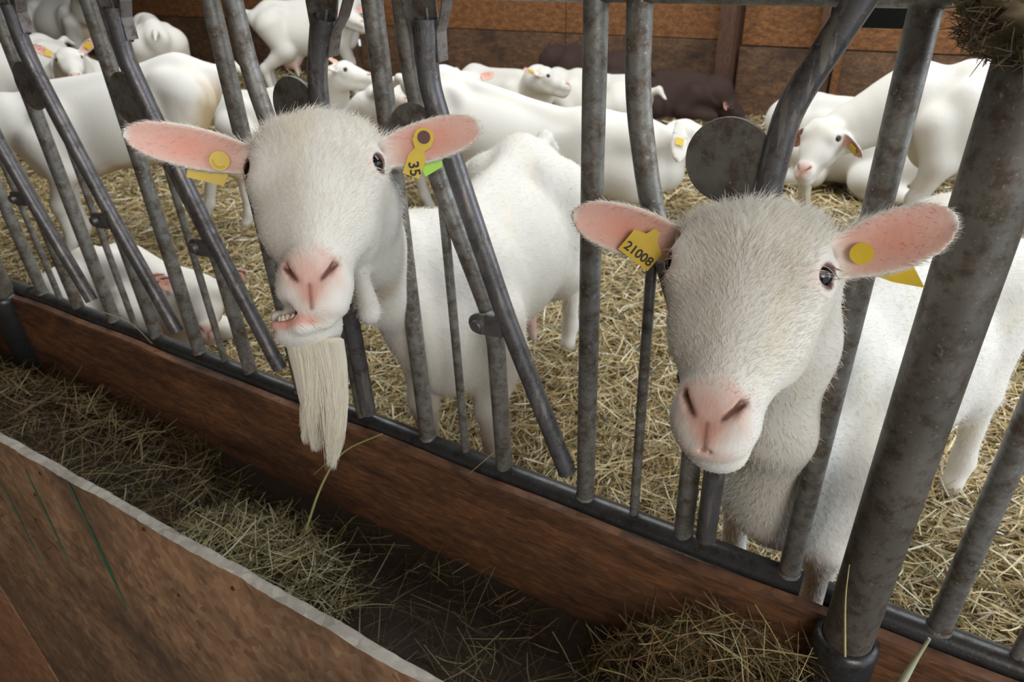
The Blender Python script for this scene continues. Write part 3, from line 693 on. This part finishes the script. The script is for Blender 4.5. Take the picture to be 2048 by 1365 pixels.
def goat(name, loc, heading, label, chest, rump, legs, head, ears=None, fat=1., scale=1., world_head=None, hs=1., res=(.011, .0062), spots=(), base=WHITE,
         mouth_open=False, udder=None, tail=True, neck_mid=(.0, .0, .05), neck_r=(.125, .085, .062), extra=(), nohead=False, group='white goats in the pen', neck_from=(.10, 0, .06), via=None, wattle=None):
    """head = (poll position, yaw, pitch, roll) in goat coords; world_head = (R, t) overrides it"""
    root = empty(name, tuple(loc), heading); tag(root, label, 'goat', group)
    Rw = rot_z(heading); loc = np.array(loc, float)
    F = Field(); bp, BR, Bt = body_prims(chest, rump, fat); F.add(bp, BR, Bt); F.add(legs)
    hR = ht = None; ears = ears or []
    if not nohead:
        if world_head: hR = Rw.T@world_head[0]; ht = Rw.T@(np.array(world_head[1])-loc)
        else: hR = head_frame(*head[1:]); ht = np.array(head[0], float)
        N0 = np.array(chest, float)+np.array(neck_from); H = ht+hR@(np.array((0, .100, -.066))*hs)
        mid = (N0+H)/2+np.array(neck_mid); pts = [(1-t)**2*N0+2*t*(1-t)*(2*mid-(N0+H)/2)+t*t*H for t in np.linspace(0, 1, 6)]
        rr = np.interp(np.linspace(0, 1, 6), (0, .5, 1), (neck_r[0], neck_r[1], neck_r[2]*hs))
        if via:
            for ch in via:
                q = [H if p is None else Rw.T@(np.array(p)-loc) for p, r in ch]; r = [r for p, r in ch]
                F.add([Cc(q[i], q[i+1], r[i], r[i+1], .05) for i in range(len(q)-1)])
        else: F.add([Cc(pts[i], pts[i+1], rr[i], rr[i+1], .04) for i in range(5)])
        F.add(head_prims(ears, mouth_open), hR, ht, hs)
    if udder is not None:
        ux, uz = udder
        F.add([E((ux, 0, uz), (.10, .10, .10), .05)]+[Cc((ux+.03, s*.055, uz-.07), (ux+.05, s*.075, uz-.15), .024, .012, .03) for s in (-1, 1)])
        spots = list(spots)+[((ux, 0, uz-.06), (.13, .14, .10), (.74, .42, .36), .8)]
    if tail:
        a = np.array(rump, float)+np.array((-.16, 0, .09)); F.add([Cc(a, a+np.array((-.07, .01, .03)), .03, .022, .03), Cc(a+np.array((-.07, .01, .03)), a+np.array((-.13, .03, -.02)), .022, .012, .02)])
    F.add(extra)
    if wattle:
        spots = list(spots)+[(Rw.T@(np.array((1.60, -.12, .40))-loc), (.075, .06, .055), (.52, .40, .27), .55)]
        a, b_, r0, r1 = wattle; F.add([Cc(Rw.T@(np.array(a)-loc), Rw.T@(np.array(b_)-loc), r0, r1, .018)])
    h, hh = res
    lo, hi = F.bounds(); lo = lo-3*h; shape = np.ceil((hi-lo)/h+4).astype(int)
    V, Q = surface_nets(F.grid(lo, shape, h), lo, h); V = relax(V, Q, 2)
    if not nohead:
        # finer skin for the head, cut along the same box
        bl, bh = np.array((-.26, -.06, -.30))*hs, np.array((.26, .10, .065))*hs
        g = (V-ht)@hR; inb = ((g > bl+h*1.2) & (g < bh-h*1.2)).all(1)
        Q = Q[~inb[Q].all(1)]
        sh = np.ceil((bh-bl)/hh).astype(int)+1
        Gf = F.grid(bl, sh, hh, hR, ht); V2, Q2 = surface_nets(Gf, bl, hh); V2 = relax(V2, Q2, 1, .35)@hR.T+ht
        V, Q = np.concatenate([V, V2]), np.concatenate([Q, Q2+len(V)])
    used = np.unique(Q); mp = np.full(len(V), -1); mp[used] = np.arange(len(used)); V, Q = V[used], mp[Q]
    hp = (V-ht)@hR/hs if not nohead else np.full_like(V, 9.)
    C = goat_colour(V, hp, ears, spots, base, mouth_open)
    low = V[:, 2]-0; C = blend(C, (.30, .24, .15), (1-sstep(.02, .05, low))*.7)
    body = array_mesh('body', V, Q, M_GOAT, root, C)
    info = dict(root=root, V=V, Q=Q, C=C, hR=hR, ht=ht, hs=hs, hp=hp, ears=ears)
    if not nohead:
        for s in (-1, 1):
            me = bpy.data.meshes.new('eye'); vv, ff = uv_ball(.0112*hs, 18, 12); me.from_pydata(vv, [], ff); me.polygons.foreach_set('use_smooth', [True]*len(ff)); me.materials.append(M_EYE)
            e = bpy.data.objects.new('eye', me); COL.objects.link(e); e.parent = root; e.location = tuple(ht+hR@(np.array((s*.0632, .0130, -.084))*hs))
    return info
def std_ears(tl=(-.185, .03, -.06), tr=(.185, .03, -.06), f=(0, -1, -.15), **k):
    kl = dict(k)
    return [Ear((-.055, .048, -.052), tl, f, **kl), Ear((.055, .048, -.052), tr, f, **kl)]
def flat_tag(name, poly, m, info, ear, t, u, off, rot=0., th=.0016, parent=None, sc=1.):
    """flat plastic tag lying on an ear: polygon in (along ear, across ear) metres"""
    hs = info['hs']; sg = 1 if ear.e[0] > 0 else -1; c = info['ht']+info['hR']@(ear.point(t, -u*sg, off)*hs); ex, ey, ez = (info['hR']@v for v in (ear.e*sg, -ear.s*sg, ear.n))
    ca, sa = math.cos(rot), math.sin(rot); ax, ay = ex*ca+ey*sa, -ex*sa+ey*ca
    n = len(poly); P = [c+ax*p[0]*sc+ay*p[1]*sc for p in poly]
    V = [p-ez*th/2 for p in P]+[p+ez*th/2 for p in P]
    o = MB().add(V, [tuple(range(n-1, -1, -1)), tuple(range(n, 2*n))]+[(i, (i+1) % n, (i+1) % n+n, i+n) for i in range(n)], False).build(name, m, parent or info['root'])
    return o, (c, ax, ay, ez)
def lettering(txt, fr, size, dx, dy, parent, m, up=.0012, rot=0., bold=0.):
    cu = bpy.data.curves.new('txt', 'FONT'); cu.body = txt; cu.size = size; cu.align_x = 'CENTER'; cu.align_y = 'CENTER'; cu.extrude = .0003; cu.offset = bold
    o = bpy.data.objects.new('txt', cu); COL.objects.link(o); bpy.context.view_layer.update()
    me = bpy.data.meshes.new_from_object(o.evaluated_get(bpy.context.evaluated_depsgraph_get())); bpy.data.objects.remove(o)
    c, ax, ay, ez = fr; ca, sa = math.cos(rot), math.sin(rot); bx, by = ax*ca+ay*sa, -ax*sa+ay*ca
    for v in me.vertices:
        p = c+ax*dx+ay*dy+bx*v.co.x+by*v.co.y+ez*(up+v.co.z); v.co = p
    me.materials.clear(); me.materials.append(m)
    t = bpy.data.objects.new('tag_number', me); COL.objects.link(t); t.parent = parent; return t
def disc_poly(r, n=22, cx=0, cy=0): return [(cx+r*math.cos(2*math.pi*i/n), cy+r*math.sin(2*math.pi*i/n)) for i in range(n)]

G0 = GROUND
# --- the bearded goat
HS = 1.2
R1 = np.array([[.79799, -.46238, -.38656], [.60210, .58349, .54500], [-.02644, -.66765, .74401]]); t1 = np.array([1.7290, -.2904, .8310])
R2 = np.array([[.99423, .03150, -.10257], [.03745, .79395, .60683], [.10055, -.60717, .78818]]); t2 = np.array([2.2884, -.2002, .7639])
ears1 = [Ear((-.052, .050, -.062), (-.190, -.011, -.048), (-.1, -1, -.35), w=.0205, cup=.012, bow=-.004), Ear((.052, .050, -.060), (.186, .031, -.034), (.25, -1, -.3), w=.0215, cup=.010)]
ears2 = [Ear((-.055, .050, -.060), (-.172, -.007, -.045), (-.1, -1, -.3), w=.0225, cup=.012), Ear((.055, .050, -.066), (.160, .033, -.020), (.2, -1, -.3), w=.0245, cup=.011)]
hd = math.atan2(-.74, .17)
g1 = goat('goat', (1.462, .525, G0), hd, 'white goat with long pale beard, open mouth showing teeth, head through the fence',
          (.33, 0, .55), (-.27, 0, .60), legs_standing(.33, -.27, .55, .60, ((.02, .0), (.04, .02)), ((-.06, .0), (.0, .03))), None, ears1, .97,
          world_head=(R1, t1), hs=HS, res=(.0075, .0029), mouth_open=True, udder=(-.16, .36), group='goats with heads through the fence',
          via=[[(None, .066), ((1.615, -.12, .60), .062), ((1.535, .0, .475), .058), ((1.525, .14, .37), .10), ((1.52, .26, .30), .13)],
               [(None, .05), ((1.59, -.10, .50), .052), ((1.535, .0, .35), .055), ((1.53, .13, .22), .095), ((1.52, .28, .18), .12)]],
          extra=[E((.34, 0, .46), (.12, .11, .14), .06)], wattle=((1.622, -.155, .505), (1.688, -.207, .447), .015, .021))
hd = math.atan2(-.63, -.17)
g2 = goat('goat', (2.435, .47, G0), hd, 'white goat without beard wearing yellow tag 21008, head through the fence beside the thick post',
          (.30, 0, .52), (-.27, 0, .60), legs_standing(.30, -.27, .52, .60, ((.02, .0), (.0, .0)), ((-.02, .05), (.0, .02))), None, ears2, 1.0,
          world_head=(R2, t2), hs=HS, res=(.0075, .0029), group='goats with heads through the fence',
          via=[[(None, .066), ((2.31, -.06, .58), .062), ((2.33, .03, .46), .064), ((2.34, .16, .36), .11)], [(None, .05), ((2.32, -.04, .48), .055), ((2.33, .02, .30), .066), ((2.345, .13, .14), .10)]], extra=[E((.33, 0, .40), (.12, .12, .155), .07)])

# --- goats behind
rad = math.radians
def hw(poll, yaw, pitch, roll=0.): return (head_frame(rad(yaw), pitch, roll), np.array(poll))
def ear_to(base, tip_world, frame, hs, f, w):
    base = frame[0].T@(np.array(base)-frame[1])/hs
    return Ear(tuple(base), tuple(frame[0].T@(np.array(tip_world)-frame[1])/hs), f, w=w, cup=.004, th=.009)
def lie(cx, rx): return legs_lying(cx, rx)
g4 = goat('goat', (-.86, .93, G0), rad(-125), 'big white goat standing behind the left bars, its stained rump towards the wall',
          (.32, 0, .58), (-.32, 0, .66), legs_standing(.32, -.32, .58, .66, ((.03, .0), (-.02, 0)), ((-.06, .0), (.12, .0))), ((.85, .05, .62), 0, .8, 0), std_ears(), 1.0,
          spots=[((-.42, .12, .48), (.17, .26, .28), TAN, .9), ((-.02, 0, .36), (.34, .3, .10), TAN, .8), ((-.12, .18, .66), (.09, .08, .05), CREAM*.8, .6), ((-.44, -.1, .40), (.15, .2, .25), TAN, .75)], udder=(-.22, .40))
g13 = goat('goat', (2.76, 2.33, G0), rad(178), 'white bearded goat standing at the right with lowered head, tag in its hanging ear',
          (.34, 0, .60), (-.32, 0, .64), legs_standing(.34, -.32, .60, .64), None, std_ears((-.13, .07, -.13), (.165, .05, -.125), (0, -.5, -.8)), 1.05, world_head=hw((2.025, 2.2, .28), -106, 1.12), hs=1.12,
          neck_mid=(0, 0, -.01), neck_r=(.13, .10, .07), spots=[((-.0, 0, .35), (.4, .3, .06), TAN, .3)])
g9 = goat('goat', (.62, 2.03, G0), rad(10), 'large white goat in the middle, rump raised and chest down, tag in drooping ear',
          (.36, 0, .31), (-.38, 0, .53), legs_lying(.36, -9)[0:4][:3]+legs_standing(.36, -.38, .31, .53)[10:], None, [Ear((-.055, .048, -.052), (-.15, .05, -.10), (.2, -.8, -.5)), ear_to((1.425, 2.15, .185), (1.475, 2.035, .045), hw((1.40, 2.24, .20), 74, .7), 1.15, head_frame(rad(74), .7).T@CW, .030)], 1.05, world_head=hw((1.40, 2.24, .20), 74, .7), hs=1.15, udder=(-.26, .34), res=(.010, .0042),
          via=[[(None, .075), ((1.22, 2.15, .08), .115), ((1.0, 2.1, .10), .14)], [((1.36, 2.2, -.06), .09), ((1.22, 2.13, -.07), .13), ((1.0, 2.1, -.02), .16)]])
g3 = goat('goat', (.05, .26, G0), rad(2), 'small white goat lying just behind the rail at the lower left, looking out between bars',
          (.18, 0, .17), (-.20, 0, .16), legs_lying(.17, -.20), None, std_ears((-.16, .02, .02), (.175, .02, -.02)), .8, world_head=hw((.437, .285, .045), -40, .95, .08), hs=.92, neck_mid=(0, 0, 0), neck_r=(.10, .075, .058))
g5 = goat('goat', (-2.70, 1.80, G0), rad(-28), 'white goat facing forward with sideways ears, looking over the big goat at the left',
          (.28, 0, .45), (-.30, 0, .45), legs_standing(.28, -.3, .45, .45), None, std_ears((-.18, .0, .02), (.18, .0, .02)), .9, world_head=hw((-2.24, 1.55, .45), -28, .95), hs=1.0, tail=False)
g5b = goat('goat', (-5.6, 3.4, G0), rad(5), 'cream white goat standing side-on at the top left corner',
          (.32, 0, .60), (-.32, 0, .62), legs_standing(.32, -.32, .60, .62), ((.66, -.1, .98), rad(-50), .8, 0), std_ears(), 1.0, spots=[((.45, 0, .45), (.14, .2, .2), TAN, .6)])
g17 = goat('goat', (-3.15, 2.75, G0), rad(150), 'white goat with rounded back showing behind the second disc at the top left',
          (.30, 0, .56), (-.30, 0, .58), legs_standing(.3, -.3, .56, .58), ((.62, 0, .68), 0, .8, 0), std_ears())
g6 = goat('goat', (-2.40, 3.72, G0), rad(40), 'white goat standing by the back wall seen from behind, udder showing',
          (.30, 0, .62), (-.30, 0, .62), legs_standing(.3, -.3, .62, .62), None, std_ears(), 1.0, world_head=hw((-1.86, 3.62, .47), 0, .75), udder=(-.2, .36))
g7 = goat('goat', (-1.42, 2.36, G0), rad(30), 'white goat resting behind the bent bar with one pointed ear raised',
          (.26, 0, .25), (-.28, 0, .22), legs_lying(.26, -.28), None, std_ears((-.11, .08, .10), (.12, .06, .09), (0, -1, .2)), .95, world_head=hw((-.90, 2.45, .30), 28, .6), hs=1.05)
g8 = goat('goat', (-.68, 2.0, G0), rad(-8), 'white goat resting with its ear tip turned to the viewer, behind the bearded goat',
          (.26, 0, .22), (-.28, 0, .20), legs_lying(.26, -.28), None, std_ears((-.14, -.02, -.03), (.18, .02, -.05), (.2, -.4, -1)), .9, world_head=hw((-.17, 1.9, .31), 45, .6), hs=1.0)
g10 = goat('goat', (-.70, 3.02, G0), rad(-5), 'white goat mostly hidden behind the large middle goat, only crown and ear showing',
          (.26, 0, .2), (-.28, 0, .2), legs_lying(.26, -.28), None, std_ears(), .9, world_head=hw((-.23, 2.9, .205), -30, .8))
g11 = goat('goat', (-.36, 3.5, G0), rad(-15), 'white goat lying behind the middle goat, head in profile with yellow ear tag',
          (.26, 0, .22), (-.28, 0, .22), legs_lying(.26, -.28), None, std_ears((-.10, .09, .08), (.11, .09, -.03)), .9, world_head=hw((.11, 3.25, .19), 22, .75))
g12 = goat('goat', (.30, 3.72, G0), rad(175), 'white goat lying near the wall between two brown goats, only its back visible',
          (.22, 0, .2), (-.24, 0, .19), legs_lying(.2, -.24), ((.46, .0, .28), 0, .9, 0), std_ears(), .9)
g14 = goat('goat', (2.06, 3.12, G0), rad(185), 'white goat lying behind the neck of the goat with lowered head',
          (.24, 0, .27), (-.26, 0, .29), legs_lying(.24, -.26), None, std_ears(), .95, world_head=hw((1.98, 3.52, .06), 80, .9))
g15 = goat('goat', (3.16, 1.85, G0), rad(10), 'white goat lying at the right edge behind the thick post',
          (.26, 0, .21), (-.28, 0, .19), legs_lying(.26, -.28), ((.5, .2, .5), 0, .9, 0), std_ears(), 1.0)
g16 = goat('goat', (-3.50, 1.78, G0), rad(-75), 'white goat standing at the far left edge above the big goat',
          (.32, 0, .50), (-.32, 0, .52), legs_standing(.32, -.32, .50, .52), ((.66, 0, .6), 0, .8, 0), std_ears())
BROWN = np.array((.045, .026, .021))
gb1 = goat('goat', (.02, 4.24, G0), rad(170), 'dark brown goat resting against the back wall behind the straight bar',
          (.26, 0, .27), (-.26, 0, .25), legs_lying(.26, -.26), ((.46, .05, .30), 0, .9, 0), std_ears(), .9, base=BROWN, group='dark brown goats along the wall')
gb2 = goat('goat', (.66, 4.2, G0), rad(5), 'dark brown goat lying low against the wall behind the bent bar',
          (.22, 0, .13), (-.24, 0, .15), legs_lying(.22, -.24), ((.42, 0, .2), 0, .9, 0), std_ears(), .85, base=BROWN, group='dark brown goats along the wall')

# ------------------------------------------------------------------ coats, beard, teeth and ear tags of the two near goats
def coat(g, nh, nb, seed, body_vis):
    ht, hR, hs, ears = g['ht'], g['hR'], g['hs'], g['ears']; D = hR
    def hmask(p):
        h = (p-ht)@hR/hs; m = ((h[:, 2] > -.30) & (h[:, 2] < .05) & (np.abs(h[:, 0]) < .24) & (h[:, 1] < .13)).astype(float)
        m *= (1-.96*(np.linalg.norm((h-np.array((0, -.016, -.224)))/np.array((.034, .03, .03)), axis=1) < 1.0))
        for s in (-1, 1): m *= (np.linalg.norm(h-np.array((s*.068, .012, -.084)), axis=1) > .0185)
        for e in ears:
            t, u, n = e.uvn(h); m *= 1-.93*((t > .12) & (np.abs(u) < e.wid(t)*.82) & (n > e.mid(t, u)))
        if g is g1: m *= (np.linalg.norm((h-np.array((-.018, .0, -.255)))/np.array((.036, .024, .016)), axis=1) > 1)
        return m
    def hlen(p):
        h = (p-ht)@hR/hs; L = .0062+.010*sstep(-.10, -.03, h[:, 2])*(h[:, 1] > -.02)+.006*np.exp(-(np.abs(h[:, 0])/.02)**2)*sstep(-.08, -.02, h[:, 2])
        L = np.where(np.abs(h[:, 0]) > .085, .0065, L); return L*(1-.55*sstep(-.16, -.22, h[:, 2]))*hs
    def hdir(p, n):
        h = (p-ht)@hR/hs; lum = lum_noise(h, 22, seed)
        d = np.stack([np.tanh(h[:, 0]/.03)*.35+.5*lum, np.full(len(h), .55), .55+.25*lum_noise(h, 30, seed+5)], -1)
        top = sstep(-.075, -.03, h[:, 2])*(np.abs(h[:, 0]) < .07); d += top[:, None]*1.1*np.stack([lum_noise(h, 45, seed+7), 0*lum, lum_noise(h, 45, seed+8)], -1)
        ear = np.abs(h[:, 0]) > .08; d[ear] = np.stack([np.sign(h[ear, 0]), np.zeros(ear.sum()), np.zeros(ear.sum())], -1); return d@D.T
    make_hair('coat_hair', g['V'], g['Q'], g['C'], g['root'], nh, hlen, hdir, hmask, .00021, .0, seed)
    def bmask(p): return (hmask(p) == 0)*(np.linalg.norm((p-ht), axis=1) > .12)*body_vis(p)*1.
    def bdir(p, n): lum = lum_noise(p, 9, seed+1); return np.stack([np.full(len(p), -.7), .25*lum, -.6+.2*lum], -1)
    make_hair('coat_hair', g['V'], g['Q'], g['C'], g['root'], nb, lambda p: np.full(len(p), .015), bdir, bmask, .00030, .05, seed+2)
coat(g1, 42000, 42000, 21, lambda p: p[:, 2] > .12)
coat(g2, 42000, 42000, 31, lambda p: p[:, 2] > .12)

def beard_mesh(g, name, n, c, spread, length, lean, rad, col, seed, world=True):
    """strands hanging from under the chin; c in head-local units"""
    r = np.random.default_rng(seed); hs = g['hs']; V = []; Fq = []; K = 7
    cu = r.normal(0, 1, (n, 2)); cu /= np.maximum(1, np.linalg.norm(cu, axis=1)/1.3)[:, None]
    base = np.array(c)+np.stack([cu[:, 0]*spread[0], cu[:, 1]*spread[1], -.003-.006*r.random(n)], -1)
    P0 = (base*hs)@g['hR'].T+g['ht']; sid = cu[:, 0]; lock = r.integers(0, 5, n); lo = r.normal(0, 1, (5, 2)); ll = np.array((.96, .80, 1.05, .66, .88))
    lean = rot_z(-g['root'].rotation_euler.z)@np.array(lean, float); sx = (g['hR']@np.array((1., 0, 0))); sx[2] = 0; sx /= np.linalg.norm(sx)
    lockpos = np.array((.55, -.80, .62, -.05, -.62)); lock = np.argmin(np.abs(sid[:, None]*.8-lockpos+r.normal(0, .35, (n, 5))), 1)
    L = length*ll[lock]*r.uniform(.75, 1.05, n); rows = []
    for k in range(K):
        t = k/(K-1); tgt = lockpos[lock]*spread[0]*hs*.9; cur = sid*spread[0]*hs
        off = (tgt-cur)*.85*t**1.3+.006*np.sin(3*t+lock)*t+r.normal(0, .0010, n)*t
        q = P0+sx*off[:, None]+np.array(lean)*(t*t)*L[:, None]; q[:, 2] -= L*t; rows.append(q)
    cc = np.array(col)*r.uniform(.88, 1.08, (n, 1)); return strands(name, np.stack(rows, 1), np.full(n, rad), np.clip(cc, 0, 1), g['root'], (.8, 1.1, 1., .8, .15))
b = beard_mesh(g1, 'beard', 5000, (-.008, .034, -.268), (.0225, .016), .190, (-.10, -.06, 0), .00045, (.90, .85, .74), 4)
b['label'] = 'long cream beard'
# lower teeth
for i, a in enumerate(np.linspace(-.95, .95, 7)):
    c = np.array((-.022+.0185*math.sin(a), .011-.0145*math.cos(a), -.2545)); vv, ff = uv_ball(1., 10, 8)
    V = [g1['ht']+g1['hR']@((c+rot_z(a)@(np.array(p)*np.array((.0031, .0020, .0052))))*HS) for p in vv]
    MB().add(V, ff).build('tooth', M_TOOTH, g1['root'])
# wattle on the throat of the bearded goat
# ear tags
e = ears1[0]
o, fr = flat_tag('ear_tag', disc_poly(.0125), M_TAG, g1, e, .37, -.008, .012, -.2); mk = MB()
for a in np.linspace(math.radians(195), math.radians(330), 9):       # worn, unreadable stamp round the lower rim
    for rr_ in (.0075, .0092): c = fr[0]+fr[1]*rr_*math.cos(a)+fr[2]*rr_*math.sin(a); mk.tube([c+fr[3]*.0007, c+fr[3]*.0011], .0007, 6)
mk.build('worn_stamp', M_INKF, o)
flat_tag('ear_tag', [(-.024, -.018), (.022, -.018), (.026, .01), (-.026, .006)], M_TAG, g1, e, .43, -.018, -.006, -.05)
e = ears1[1]
poly = [(-.0125, -.035), (.0125, -.035), (.013, -.008), (.007, .004), (.0145, .014)]+[(.0145*math.cos(t), .022+.0135*math.sin(t)) for t in np.linspace(-.4, 3.5, 12)]+[(-.0145, .014), (-.007, .004), (-.013, -.008)]
o, fr = flat_tag('ear_tag', poly, M_TAG, g1, e, .44, -.010, .013, math.radians(-36), .0016, None, .95)
lettering('35', fr, .020, .001, -.023, o, M_INK, rot=math.radians(-60), bold=.0004)
MB().tube([fr[0]+fr[2]*.021+fr[3]*.0008, fr[0]+fr[2]*.021+fr[3]*.0016], .0088, 16).build('tag_hole', M_MOUTH, o)
flat_tag('ear_tag', [(-.016, -.014), (.012, -.014), (.024, .014), (-.014, .014)], M_TAGG, g1, e, .50, -.022, -.008, .25)
e = ears2[0]
o, fr = flat_tag('ear_tag', [(-.023, -.016), (.021, -.016), (.022, .010), (.008, .018), (.004, .028), (-.004, .028), (-.008, .018), (-.022, .014)], M_TAG, g2, e, .41, -.013, .015, math.radians(-20))
lettering('21008', fr, .0155, 0, -.006, o, M_INK, bold=.0003)
e = ears2[1]
o, fr = flat_tag('ear_tag', disc_poly(.0115), M_TAG, g2, e, .34, -.002, .012)
flat_tag('ear_tag', [(-.022, .004), (.02, .004), (.020, -.034), (-.004, -.016)], M_TAG, g2, e, .48, -.022, -.006, .1)

for g, k, t in ((g9, 1, .5), (g13, 1, .62), (g11, 0, .5), (g5, 0, .35), (g5, 1, .55)):
    flat_tag('ear_tag', [(-.018, -.016), (.018, -.016), (.018, .02), (-.018, .02)], M_TAG, g, g['ears'][k], t, -.004, -.017 if g is g9 else .012, .2)
beard_mesh(g13, 'beard', 900, (0, .045, -.258), (.018, .016), .15, (.25, .05, 0), .0012, (.78, .72, .58), 9)['label'] = 'pale beard'
